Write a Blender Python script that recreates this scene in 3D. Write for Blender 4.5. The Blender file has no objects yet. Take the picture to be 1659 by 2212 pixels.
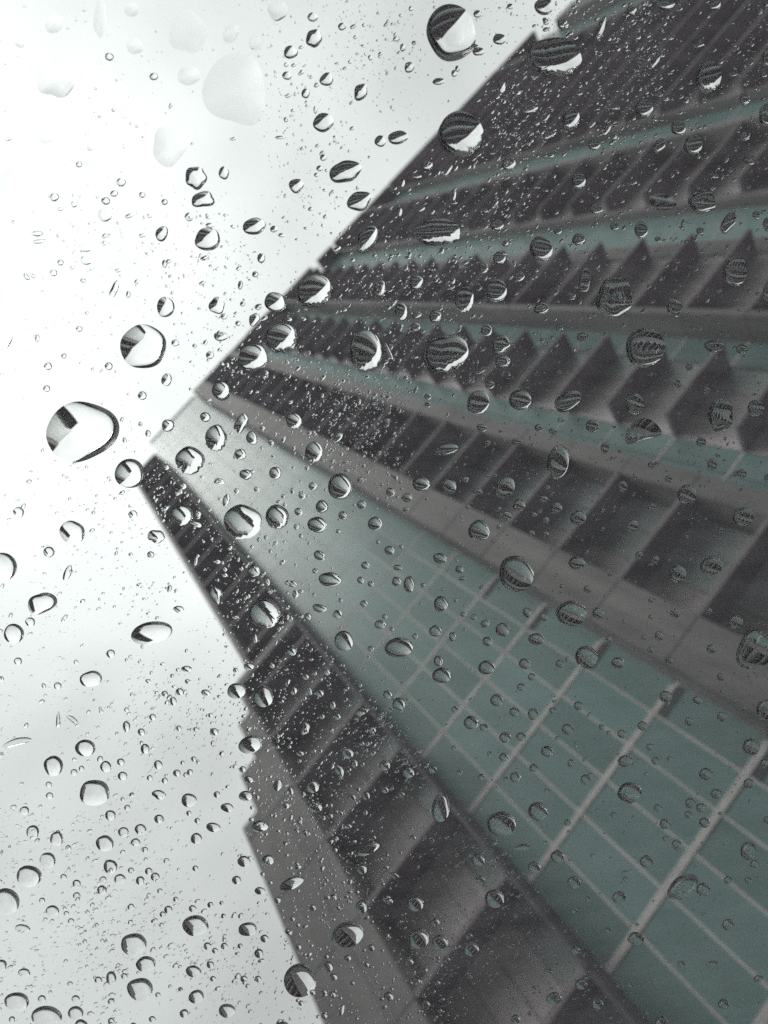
import bpy, math, random
import numpy as np
from mathutils import Matrix, Vector

random.seed(7)
rng = np.random.default_rng(11)
sc = bpy.context.scene
COL = sc.collection

# ---------------------------------------------------------------- camera
# axes of the place: X along the facade, Y into it, Z up; the lens is at the origin
CAM = np.array([[0.64548373, 0.75382603, -0.12287016],
                [0.56586785, -0.58004689, -0.58595153],
                [-0.51297596, 0.3086939, -0.80097674]])
F = 1224.53            # focal length in units of a frame 1659 x 2212
W, H = 1659.0, 2212.0
cd = bpy.data.cameras.new('camera')
cam = bpy.data.objects.new('camera', cd)
COL.objects.link(cam)
cam.matrix_world = Matrix(CAM.tolist()).to_4x4()
cd.sensor_fit = 'HORIZONTAL'
cd.sensor_width = 36.0
cd.lens = 36.0 * F / W
cd.clip_start = 0.005
cd.clip_end = 6000.0
cd.dof.use_dof = True
cd.dof.focus_distance = 0.205
cd.dof.aperture_fstop = 13.0
sc.camera = cam

# ---------------------------------------------------------------- sky and sun (overcast)
SUN_EL, SUN_AZ = math.radians(62), math.radians(200)
world = bpy.data.worlds.new('World')
sc.world = world
world.use_nodes = True
nt = world.node_tree
nt.nodes.clear()
N = nt.nodes.new
L_ = nt.links.new
out = N('ShaderNodeOutputWorld')
bg = N('ShaderNodeBackground')
sky = N('ShaderNodeTexSky')
sky.sky_type = 'NISHITA'
sky.sun_disc = False
sky.sun_elevation = SUN_EL
sky.sun_rotation = SUN_AZ
sky.air_density = 2.0
sky.dust_density = 8.0
hsv = N('ShaderNodeHueSaturation')
hsv.inputs['Saturation'].default_value = 0.12
L_(sky.outputs[0], hsv.inputs['Color'])
tc = N('ShaderNodeTexCoord')
sep = N('ShaderNodeSeparateXYZ')
L_(tc.outputs['Generated'], sep.inputs[0])
# overcast sky: three times brighter overhead than at the horizon
grad = N('ShaderNodeMapRange')
grad.inputs['From Min'].default_value = 0.0
grad.inputs['From Max'].default_value = 1.0
grad.inputs['To Min'].default_value = 0.17
grad.inputs['To Max'].default_value = 1.0
L_(sep.outputs['Z'], grad.inputs['Value'])
noise = N('ShaderNodeTexNoise')
noise.inputs['Scale'].default_value = 2.1
noise.inputs['Detail'].default_value = 3.0
noise.inputs['Roughness'].default_value = 0.45
mapn = N('ShaderNodeMapping')
mapn.inputs['Location'].default_value = (9.2, 0.4, 1.7)
L_(tc.outputs['Generated'], mapn.inputs['Vector'])
L_(mapn.outputs[0], noise.inputs['Vector'])
nr = N('ShaderNodeMapRange')
nr.inputs['From Min'].default_value = 0.3
nr.inputs['From Max'].default_value = 0.7
nr.inputs['To Min'].default_value = 0.70
nr.inputs['To Max'].default_value = 1.20
L_(noise.outputs['Fac'], nr.inputs['Value'])
mul = N('ShaderNodeMath')
mul.operation = 'MULTIPLY'
L_(grad.outputs[0], mul.inputs[0])
L_(nr.outputs[0], mul.inputs[1])
cl = N('ShaderNodeMix')
cl.data_type = 'RGBA'
cl.blend_type = 'MULTIPLY'
cl.inputs['Factor'].default_value = 1.0
cl.inputs['A'].default_value = (8.85, 9.25, 9.05, 1)
L_(mul.outputs[0], cl.inputs['B'])
mixs = N('ShaderNodeMix')
mixs.data_type = 'RGBA'
mixs.inputs['Factor'].default_value = 0.88
L_(hsv.outputs[0], mixs.inputs['A'])
L_(cl.outputs['Result'], mixs.inputs['B'])
L_(mixs.outputs['Result'], bg.inputs['Color'])
bg.inputs['Strength'].default_value = 0.13
L_(bg.outputs[0], out.inputs['Surface'])

sd = bpy.data.lights.new('sun', 'SUN')
sd.energy = 0.8
sd.angle = math.radians(30)
sd.color = (1.0, 0.97, 0.93)
sun = bpy.data.objects.new('sun', sd)
COL.objects.link(sun)
sdir = Vector((math.cos(SUN_EL) * math.sin(SUN_AZ), math.cos(SUN_EL) * math.cos(SUN_AZ), math.sin(SUN_EL)))
sun.rotation_euler = sdir.to_track_quat('Z', 'Y').to_euler()

vs = sc.view_settings
vs.view_transform = 'Standard'
vs.look = 'None'
vs.exposure = 0.2
vs.gamma = 1.0
sc.cycles.max_bounces = 16
sc.cycles.transmission_bounces = 16
sc.cycles.glossy_bounces = 6
sc.cycles.diffuse_bounces = 4
sc.cycles.transparent_max_bounces = 16
sc.cycles.caustics_refractive = True
sc.cycles.caustics_reflective = True
sc.cycles.use_denoising = False
sc.cycles.filter_width = 1.5

# ---------------------------------------------------------------- helpers
def link(name, me, parent=None, loc=(0, 0, 0), rot=(0, 0, 0)):
    o = bpy.data.objects.new(name, me)
    COL.objects.link(o)
    o.location = loc
    o.rotation_euler = rot
    if parent is not None:
        o.parent = parent
    return o

def material(name, color, rough=0.7, var=0.12, scale=0.6, spec=0.5, stain=0.0, bump=0.0, metal=0.0, randv=0.0):
    m = bpy.data.materials.new(name)
    m.use_nodes = True
    t = m.node_tree
    b = t.nodes['Principled BSDF']
    b.inputs['Roughness'].default_value = rough
    b.inputs['Specular IOR Level'].default_value = spec
    b.inputs['Metallic'].default_value = metal
    co = t.nodes.new('ShaderNodeTexCoord')
    geo = t.nodes.new('ShaderNodeNewGeometry')
    n1 = t.nodes.new('ShaderNodeTexNoise')
    n1.inputs['Scale'].default_value = scale
    n1.inputs['Detail'].default_value = 6.0
    n1.inputs['Roughness'].default_value = 0.65
    mp = t.nodes.new('ShaderNodeMapping')
    mp.inputs['Scale'].default_value = (1.8, 1.8, 0.25)
    t.links.new(geo.outputs['Position'], mp.inputs['Vector'])
    t.links.new(mp.outputs[0], n1.inputs['Vector'])
    r = t.nodes.new('ShaderNodeMapRange')
    r.inputs['From Min'].default_value = 0.25
    r.inputs['From Max'].default_value = 0.75
    r.inputs['To Min'].default_value = 1 - var - stain
    r.inputs['To Max'].default_value = 1 + var
    t.links.new(n1.outputs['Fac'], r.inputs['Value'])
    val = r.outputs[0]
    if randv > 0:
        oi = t.nodes.new('ShaderNodeObjectInfo')
        r2 = t.nodes.new('ShaderNodeMapRange')
        r2.inputs['To Min'].default_value = 1 - randv
        r2.inputs['To Max'].default_value = 1 + randv
        t.links.new(oi.outputs['Random'], r2.inputs['Value'])
        mm = t.nodes.new('ShaderNodeMath')
        mm.operation = 'MULTIPLY'
        t.links.new(val, mm.inputs[0])
        t.links.new(r2.outputs[0], mm.inputs[1])
        val = mm.outputs[0]
    mx = t.nodes.new('ShaderNodeMix')
    mx.data_type = 'RGBA'
    mx.blend_type = 'MULTIPLY'
    mx.inputs['Factor'].default_value = 1.0
    mx.inputs['A'].default_value = (*color, 1)
    t.links.new(val, mx.inputs['B'])
    t.links.new(mx.outputs['Result'], b.inputs['Base Color'])
    if bump > 0:
        bp = t.nodes.new('ShaderNodeBump')
        bp.inputs['Strength'].default_value = bump
        bp.inputs['Distance'].default_value = 0.02
        n2 = t.nodes.new('ShaderNodeTexNoise')
        n2.inputs['Scale'].default_value = 14.0
        n2.inputs['Detail'].default_value = 4.0
        t.links.new(geo.outputs['Position'], n2.inputs['Vector'])
        t.links.new(n2.outputs['Fac'], bp.inputs['Height'])
        t.links.new(bp.outputs[0], b.inputs['Normal'])
    return m

M_BROWN = material('brown_granite', (0.205, 0.192, 0.192), 0.6, 0.30, 0.5, 0.4, 0.22, 0.3, randv=0.08)
M_PANEL = material('brown_panel', (0.68, 0.63, 0.64), 0.6, 0.14, 0.7, 0.4, 0.1, 0.2, randv=0.14)
M_SOFFIT = material('dark_soffit', (0.235, 0.192, 0.235), 0.8, 0.2, 0.8, 0.2, 0.1, 0.3, randv=0.12)
M_EDGE = material('slab_edge_stone', (0.24, 0.215, 0.22), 0.7, 0.14, 1.2, 0.4, 0.15, 0.2)
M_TEALBAND = material('sheen_faded_band', (0.24, 0.33, 0.315), 0.35, 0.1, 0.4, 0.4, 0.05)  # upper bands tinted towards the glass colour, imitating grazing sky reflection
M_PALE = material('pale_stone_band', (0.62, 0.60, 0.59), 0.7, 0.12, 1.2, 0.4, 0.15, 0.2)
M_TEAL = material('green_glass', (0.195, 0.30, 0.29), 0.24, 0.12, 0.35, 0.28, 0.06, 0.0, randv=0.12)
M_GREYGLASS = material('grey_green_window', (0.50, 0.58, 0.565), 0.3, 0.12, 0.5, 0.5, 0.05, 0.0, randv=0.2)
M_DARKPIER = material('dark_metal_pier', (0.10, 0.088, 0.10), 0.6, 0.2, 0.6, 0.4, 0.1)
M_VENT = material('dark_vent', (0.045, 0.055, 0.055), 0.7)
M_ROOF = material('dark_roof', (0.07, 0.065, 0.07), 0.8)
M_ASPHALT = material('wet_asphalt', (0.11, 0.11, 0.113), 0.55, 0.25, 0.4, 0.5, 0.1, 0.3)

_boxes = {}
def box_mesh(sx, sy, sz, mats):
    """box centred on x and z, its back face at y = 0; mats: (all) or (all, underside, front)"""
    key = (round(sx, 3), round(sy, 3), round(sz, 3), tuple(m.name for m in mats))
    if key in _boxes:
        return _boxes[key]
    x, z = sx / 2, sz / 2
    b = min(0.012, sy * 0.2, sz * 0.2)
    v = [(-x, 0, -z), (x, 0, -z), (x, 0, z), (-x, 0, z),
         (-x, -sy + b, -z), (x, -sy + b, -z), (x, -sy + b, z), (-x, -sy + b, z),
         (-x + b, -sy, -z + b), (x - b, -sy, -z + b), (x - b, -sy, z - b), (-x + b, -sy, z - b)]
    f = [(0, 3, 2, 1), (0, 1, 5, 4), (2, 3, 7, 6), (1, 2, 6, 5), (3, 0, 4, 7),
         (4, 5, 9, 8), (5, 6, 10, 9), (6, 7, 11, 10), (7, 4, 8, 11), (8, 9, 10, 11)]
    me = bpy.data.meshes.new('box')
    me.from_pydata(v, [], [tuple(reversed(q)) for q in f])
    for m in mats:
        me.materials.append(m)
    import bmesh
    bm = bmesh.new()
    bm.from_mesh(me)
    bmesh.ops.recalc_face_normals(bm, faces=bm.faces)
    bm.to_mesh(me)
    bm.free()
    if len(mats) > 1:
        me.polygons[1].material_index = 1
    _boxes[key] = me
    return me

def box(name, parent, x0, x1, z0, z1, yback, depth, *mats, rot=(0, 0, 0)):
    me = box_mesh(x1 - x0, depth, z1 - z0, mats)
    return link(name, me, parent, ((x0 + x1) / 2, yback, (z0 + z1) / 2), rot)

# ---------------------------------------------------------------- ground
GZ = -1.6
me = bpy.data.meshes.new('ground')
s = 2500.0
me.from_pydata([(-s, -s, 0), (s, -s, 0), (s, s, 0), (-s, s, 0)], [], [(0, 1, 2, 3)])
me.materials.append(M_ASPHALT)
g = link('ground', me, None, (0, 0, GZ))
g['kind'] = 'structure'

# ---------------------------------------------------------------- tower
D = 22.0                       # distance from lens to the glass plane of the facade
FH = 0.15017 * D               # storey height
Z0 = 0.27165 * D
def fz(n):
    return Z0 + FH * n
DEP = 0.075 * D                # depth of the projecting slabs and piers
NLO, NHI = -1, 22
tower = bpy.data.objects.new('tower', None)
COL.objects.link(tower)
tower.location = (0, D, GZ)
tower['label'] = 'tall grey-brown tower with green glass bands and dark balcony slabs'
tower['category'] = 'building'

def P(x):
    return x * D
def tb(name, parent, x0, x1, z0, z1, y, dep, *mats, rot=(0, 0, 0)):
    """box in facade coordinates: y = 0 on the glass plane, negative towards the lens; heights from the lens"""
    off = GZ
    return box(name, parent, x0, x1, z0 - off, z1 - off, y, dep, *mats, rot=rot)

ROOF_T = 3.70 * D      # top of the green centre band
ROOF_B = 3.52 * D      # top slab of the bays
ROOF_L = 3.22 * D      # left shoulder
XR = 4.6 * D
# solid body behind the facade skin
def solid(name, parent, x0, x1, y0, y1, z0, z1, mat):
    return tb(name, parent, x0, x1, z0, z1, y1, y1 - y0, mat)
solid('core_wall', tower, P(-0.184), P(0.99), 0.10, 24, GZ, ROOF_T - 0.4, M_PANEL)
solid('core_wall', tower, P(0.9903), P(3.64), 0.10, 24, GZ, ROOF_B + 1.0, M_PANEL)
solid('core_wall', tower, P(3.6403), XR, 0.10, 24, GZ, 3.22 * D, M_PANEL)
solid('core_wall', tower, P(-0.365), P(-0.1843), 0.10, 22, GZ, ROOF_L - 0.1, M_PANEL)
solid('core_wall', tower, P(-0.405), P(-0.3653), 0.10, 20, GZ, 1.245 * D + 0.5, M_PANEL)
solid('core_wall', tower, P(-0.455), P(-0.4053), 0.10, 18, GZ, 1.14 * D, M_PANEL)
solid('core_wall', tower, P(-0.552), P(-0.4553), 0.10, 14, GZ, 0.90 * D, M_PANEL)

# centre curtain wall
x0, x1 = P(-0.184), P(0.2203)
cw = tb('curtain_wall', tower, x0, x1, GZ + 0.1, ROOF_T, 0.095, 0.06, M_PANEL)
cw0 = Vector(cw.location)
def sub(name, x0, x1, z0, z1, y, dep, *mats, rot=(0, 0, 0)):
    o = tb(name, cw, x0, x1, z0, z1, y, dep, *mats, rot=rot)
    o.location = Vector(o.location) - cw0
    return o
npan = 6
pw = (x1 - x0) / npan
for n in range(NLO, NHI + 1):
    za, zb = fz(n) + 0.10, min(fz(n + 1) - 0.10, ROOF_T - 0.1)
    for i in range(npan):
        r = (random.uniform(-.004, .004), 0, random.uniform(-.004, .004))
        sub('glass_pane', x0 + i * pw + 0.035, x0 + (i + 1) * pw - 0.035, za, zb, 0.034, 0.034, M_TEAL, rot=r)
    if n < 7:
        sub('floor_band', x0 + 0.02, x1 - 0.18, fz(n) - 0.098, fz(n) + 0.125 - 0.01 * n, 0.034, 0.034 + (0.028 if n < 3 else 0.012), M_PALE)
    else:
        sub('floor_band', x0 + 0.02, x1 - 0.02, fz(n) - 0.098, fz(n) + 0.098, 0.034, 0.036, M_TEALBAND)
    if n < 5:
        sub('vent', x1 - pw + 0.05, x1 - 0.1, fz(n) - 0.42, fz(n) - 0.13, 0.0, 0.02, M_VENT)
for i in range(1, npan):
    sub('mullion', x0 + i * pw - 0.045, x0 + i * pw + 0.045, GZ + 0.2, fz(8), 0.034, 0.034 + 0.012, M_PALE)
    sub('mullion', x0 + i * pw - 0.034, x0 + i * pw + 0.034, fz(8) + 0.003, ROOF_T - 0.11, 0.033, 0.035, M_TEALBAND)
sub('parapet', x0, x1, ROOF_T - 0.1 + 0.003, ROOF_T + 0.9, 0.25, 0.3, M_BROWN)

# flat green strips between the bays
def strip(xa, xb, top, cols):
    tb('coping', tower, xa + 0.002, xb - 0.002, top - 0.02, top + 0.5, 0.1, DEP + 0.10, M_BROWN, M_SOFFIT)
    wv = (xb - xa) / cols
    for n in range(NLO, NHI + 1):
        za, zb = fz(n) + 0.06, min(fz(n + 1) - 0.06, top)
        if zb - za < 0.3:
            continue
        for i in range(cols):
            tb('glass_pane', tower, xa + i * wv + 0.02, xa + (i + 1) * wv - 0.02, za, zb, 0.06, 0.06, M_TEAL,
               rot=(random.uniform(-.005, .005), 0, random.uniform(-.005, .005)))
        tb('floor_band', tower, xa, xb, fz(n) - 0.06, fz(n) + 0.06, 0.08, 0.11, M_PALE)
strip(P(0.571), P(0.694), ROOF_B, 2)
strip(P(0.905), P(0.985), ROOF_B, 1)
strip(P(1.345), P(1.48), ROOF_B, 1)
strip(P(1.804), P(2.03), ROOF_B, 2)
strip(P(3.16), P(3.55), ROOF_B, 1)

# brown piers, floor to roof
def pier(xa, xb, top, dep=DEP + 0.03, bottom=GZ + 0.05, mat=None):
    n = NLO - 1
    while True:
        za, zb = max(fz(n) + 0.02, bottom), min(fz(n + 1) - 0.02, top)
        if za > top - 0.2:
            break
        if zb - za > 0.2:
            tb('pier_block', tower, xa, xb, za, zb, 0.09, dep + 0.09 + random.uniform(-0.008, 0.008), mat or M_BROWN)
            tb('pier_joint', tower, xa + 0.03, xb - 0.03, zb, zb + 0.04, 0.09, dep + 0.05, mat or M_BROWN)
        n += 1
pier(P(0.2205), P(0.315), ROOF_B + 0.5)
pier(P(0.525), P(0.5705), ROOF_B + 0.5)
pier(P(0.9855), P(1.004), ROOF_B + 0.5)
pier(P(1.4803), P(1.5045), ROOF_B + 0.3, DEP * 0.4)
pier(P(1.786), P(1.8037), ROOF_B + 0.3)
pier(P(2.0303), P(2.045), ROOF_B + 0.3, DEP * 0.5)
pier(P(3.14), P(3.1597), ROOF_B + 0.3)
pier(P(3.5505), P(3.72), 3.34 * D)
pier(P(-0.366), P(-0.350), ROOF_L + 0.5, bottom=1.245 * D + 0.553)
pier(P(-0.457), P(-0.4053), 1.147 * D)
pier(P(-0.190), P(-0.1843), ROOF_L + 0.3, DEP - 0.06, mat=M_DARKPIER)
pier(P(-0.419), P(-0.4053), 1.245 * D + 0.5, bottom=1.147 * D + 0.003)
pier(P(-0.507), P(-0.4573), 1.025 * D)
pier(P(-0.552), P(-0.5073), 0.91 * D)

# bays of projecting slabs
def bay(xa, xb, top, cols, mats, nlo=NLO, name='wall_panel', cap=True):
    wv = (xb - xa) / cols
    for n in range(nlo, NHI + 2):
        z = fz(n)
        if z > top + 0.1:
            break
        tb('balcony_slab', tower, xa + 0.004, xb - 0.004, z - 0.03, z + 0.17, 0.085, DEP + 0.085 + random.uniform(-.02, .02),
           M_EDGE if n < 9 else M_BROWN, M_SOFFIT)
        zt = min(fz(n + 1) - 0.04, top)
        if zt - z < 0.5:
            continue
        for i in range(cols):
            m = mats[i % len(mats)]
            nm = 'window_pane' if m in (M_GREYGLASS, M_TEAL) else name
            tb(nm, tower, xa + i * wv + 0.03, xa + (i + 1) * wv - 0.03, z + 0.19, zt, 0.08, 0.05 + 0.03 * ((i + n) % 2), m,
               rot=(random.uniform(-.004, .004), 0, random.uniform(-.004, .004)))
    if cap:
        tb('roof_slab', tower, xa + 0.002, xb - 0.002, top - 0.05, top + 0.55, 0.1, DEP + 0.14, M_BROWN, M_SOFFIT)
bay(P(-0.405), P(-0.1903), 1.245 * D, 4, [M_PANEL, M_PANEL, M_PANEL, M_GREYGLASS])
bay(P(-0.3495), P(-0.1903), ROOF_L, 3, [M_PANEL, M_PANEL, M_GREYGLASS], nlo=7)
bay(P(0.3155), P(0.5245), ROOF_B, 3, [M_PANEL, M_GREYGLASS, M_GREYGLASS])
bay(P(0.6945), P(0.9045), ROOF_B, 3, [M_PANEL, M_PANEL, M_GREYGLASS])
bay(P(1.0045), P(1.285), ROOF_B, 3, [M_PANEL, M_PANEL, M_PANEL])
pier(P(1.2853), P(1.3447), ROOF_B + 0.3, 0.05)
bay(P(1.505), P(1.7855), ROOF_B, 2, [M_PANEL])
bay(P(2.0455), P(3.1395), ROOF_B, 3, [M_PANEL])
bay(P(3.7203), XR, 3.22 * D, 1, [M_PANEL])

# ---------------------------------------------------------------- unseen street neighbours, added to darken drop rims and the lower facade
M_NB1 = material('neighbour_brick', (0.16, 0.12, 0.10), 0.8, 0.2, 0.4, 0.3, 0.1, 0.2)
M_NB2 = material('neighbour_stone', (0.20, 0.19, 0.18), 0.8, 0.2, 0.4, 0.3, 0.1, 0.2)
M_NBW = material('neighbour_window', (0.03, 0.035, 0.04), 0.15, 0.2, 0.4, 0.5)
def neighbour(x, y, w, d, h, rz, mat, label):
    e = bpy.data.objects.new('added_building', None)
    COL.objects.link(e)
    e.location = (x, y, GZ)
    e.rotation_euler = (0, 0, math.radians(rz))
    e['label'] = label
    e['category'] = 'building'
    box('wall', e, -w / 2, w / 2, 0.0, h, d / 2, d, mat)
    box('cornice', e, -w / 2 - 0.5, w / 2 + 0.5, h - 0.2, h + 0.9, d / 2 + 0.5, d + 1.0, mat)
    fl = int(h // 3.6)
    for k in range(fl):
        z = 1.2 + k * 3.6
        nwin = max(3, int(w // 3.2))
        ww = w / nwin
        for sgn in (1, -1):
            for i in range(nwin):
                xx = -w / 2 + (i + 0.5) * ww
                if sgn < 0:
                    o = box('window', e, xx - ww * .3, xx + ww * .3, z, z + 2.1, -d / 2 + 0.03, 0.08, M_NBW)
                else:
                    o = box('window', e, xx - ww * .3, xx + ww * .3, z, z + 2.1, d / 2 + 0.05, 0.08, M_NBW)
neighbour(-46, 52, 26, 20, 23, 40, M_NB2, 'low added stone block left of the tower, upside down in lower left drops')
neighbour(-84, 44, 30, 24, 32, 60, M_NB1, 'unseen brick block far left of the tower down the street')
neighbour(-80, 2, 34, 24, 29, 85, M_NB2, 'unseen stone block at left end of the cross street')
neighbour(-66, -46, 34, 24, 40, 130, M_NB1, 'unseen brick block behind the viewer to the left')
neighbour(-24, -34, 38, 22, 36, 180, M_NB2, 'unseen stone block across the street behind the viewer')
neighbour(18, -36, 40, 24, 43, 180, M_NB1, 'tallest unseen brick block across the street behind the viewer')
neighbour(62, -35, 42, 22, 37, 180, M_NB2, 'unseen stone block across the street behind the viewer to the right')

# ---------------------------------------------------------------- glass pane
def cam_dir(px, py):
    v = np.stack([np.asarray(px, float) - W / 2, -(np.asarray(py, float) - H / 2), np.full(np.shape(px), -F)], -1)
    return v
PANE_D = 0.20
TILT_X, TILT_Y = math.radians(9), math.radians(8)
# pane frame in lens coordinates: u right, v up, n pointing out (away from the lens)
Rx = np.array([[1, 0, 0], [0, math.cos(TILT_X), -math.sin(TILT_X)], [0, math.sin(TILT_X), math.cos(TILT_X)]])
Ry = np.array([[math.cos(TILT_Y), 0, math.sin(TILT_Y)], [0, 1, 0], [-math.sin(TILT_Y), 0, math.cos(TILT_Y)]])
PR = Ry @ Rx
pu, pv, pn = PR @ np.array([1., 0, 0]), PR @ np.array([0, 1., 0]), PR @ np.array([0, 0, -1.])
pc = np.array([0, 0, -PANE_D])
def to_pane(px, py):
    d = cam_dir(px, py)
    t = (pc @ pn) / (d @ pn)
    q = d * t[..., None] - pc
    return q @ pu, q @ pv
GLASS_T = 0.004
PM = Matrix(np.column_stack([CAM @ pu, CAM @ pv, CAM @ pn]).tolist()).to_4x4()   # u, v, n (left-handed)
PM = np.column_stack([CAM @ pu, CAM @ pv, CAM @ -pn])
pane_mat = Matrix(PM.tolist()).to_4x4()                # local x=u, y=v, z=towards the lens
pane_mat.translation = Vector((CAM @ pc).tolist())

def glass_mat(name, ior, col=(1, 1, 1)):
    m = bpy.data.materials.new(name)
    m.use_nodes = True
    t = m.node_tree
    t.nodes.clear()
    o = t.nodes.new('ShaderNodeOutputMaterial')
    b = t.nodes.new('ShaderNodeBsdfGlass')
    b.inputs['IOR'].default_value = ior
    b.inputs['Roughness'].default_value = 0.0
    b.inputs['Color'].default_value = (*col, 1)
    t.links.new(b.outputs[0], o.inputs['Surface'])
    return m
M_PANE = glass_mat('window_glass', 1.5, (0.985, 0.995, 0.99))
M_WATER = glass_mat('rain_water', 1.33)
# outer face: streaky dirt film on glass, its pale tint also painting in veiling glare
M_FILM_HAZE = glass_mat('window_glass_film_haze', 1.5, (0.985, 0.995, 0.99))
t = M_FILM_HAZE.node_tree
gl = [n for n in t.nodes if n.type == 'BSDF_GLASS'][0]
ou = [n for n in t.nodes if n.type == 'OUTPUT_MATERIAL'][0]
tr = t.nodes.new('ShaderNodeBsdfTranslucent')
tr.inputs['Color'].default_value = (0.86, 0.85, 0.93, 1)
ms = t.nodes.new('ShaderNodeMixShader')
co = t.nodes.new('ShaderNodeTexCoord')
mp = t.nodes.new('ShaderNodeMapping')
mp.inputs['Rotation'].default_value = (0, 0, math.radians(-38))
mp.inputs['Scale'].default_value = (18, 90, 1)
n1 = t.nodes.new('ShaderNodeTexNoise')
n1.inputs['Scale'].default_value = 1.0
n1.inputs['Detail'].default_value = 7.0
n1.inputs['Roughness'].default_value = 0.7
rr_ = t.nodes.new('ShaderNodeMapRange')
rr_.inputs['From Min'].default_value = 0.3
rr_.inputs['From Max'].default_value = 0.7
rr_.inputs['To Min'].default_value = 0.034
rr_.inputs['To Max'].default_value = 0.082
t.links.new(co.outputs['Object'], mp.inputs['Vector'])
t.links.new(mp.outputs[0], n1.inputs['Vector'])
t.links.new(n1.outputs['Fac'], rr_.inputs['Value'])
t.links.new(rr_.outputs[0], ms.inputs['Fac'])
t.links.new(gl.outputs[0], ms.inputs[1])
t.links.new(tr.outputs[0], ms.inputs[2])
t.links.new(ms.outputs[0], ou.inputs['Surface'])

# the sheet: outer face at local z = 0, inner face at z = +GLASS_T (towards the lens)
import bmesh
bm = bmesh.new()
bmesh.ops.create_cube(bm, size=1.0)
for v in bm.verts:
    v.co.x *= 1.24
    v.co.y *= 1.24
    v.co.z = (v.co.z + 0.5) * GLASS_T
me = bpy.data.meshes.new('glass_sheet')
bm.to_mesh(me)
bm.free()
me.materials.append(M_PANE)
me.materials.append(M_FILM_HAZE)
for q in me.polygons:
    if q.normal.z < -0.5:
        q.material_index = 1
pane = link('glass_sheet', me)
pane.matrix_world = pane_mat
pane['label'] = 'clear rain-spattered sheet of glass in front of the tower and sky'
pane['category'] = 'glass'

# unseen vehicle cabin, added to blacken drop rims and reflections: walls behind the sheet
M_CABIN = material('charcoal_lining', (0.025, 0.025, 0.027), 0.9, 0.2, 30.0, 0.1)
hw, cdp, ct = 0.625, 1.0, 0.02
cv_, cf_ = [], []
def cbox(x0, x1, y0, y1, z0, z1):
    b0 = len(cv_)
    cv_.extend([(x, y, z) for z in (z0, z1) for y in (y0, y1) for x in (x0, x1)])
    cf_.extend([tuple(b0 + i for i in q) for q in ((0, 2, 3, 1), (4, 5, 7, 6), (0, 1, 5, 4), (2, 6, 7, 3), (0, 4, 6, 2), (1, 3, 7, 5))])
cbox(-hw, -hw + ct, -hw, hw, GLASS_T + 0.001, cdp)
cbox(hw - ct, hw, -hw, hw, GLASS_T + 0.001, cdp)
cbox(-hw + ct, hw - ct, -hw, -hw + ct, GLASS_T + 0.001, cdp)
cbox(-hw + ct, hw - ct, hw - ct, hw, GLASS_T + 0.001, cdp)
cbox(-hw, hw, -hw, hw, cdp, cdp + ct)
me = bpy.data.meshes.new('added_cabin_wall')
me.from_pydata(cv_, [], cf_)
me.materials.append(M_CABIN)
cabin = link('added_cabin_wall', me)
cabin.matrix_world = pane_mat
cabin['kind'] = 'structure'

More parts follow.
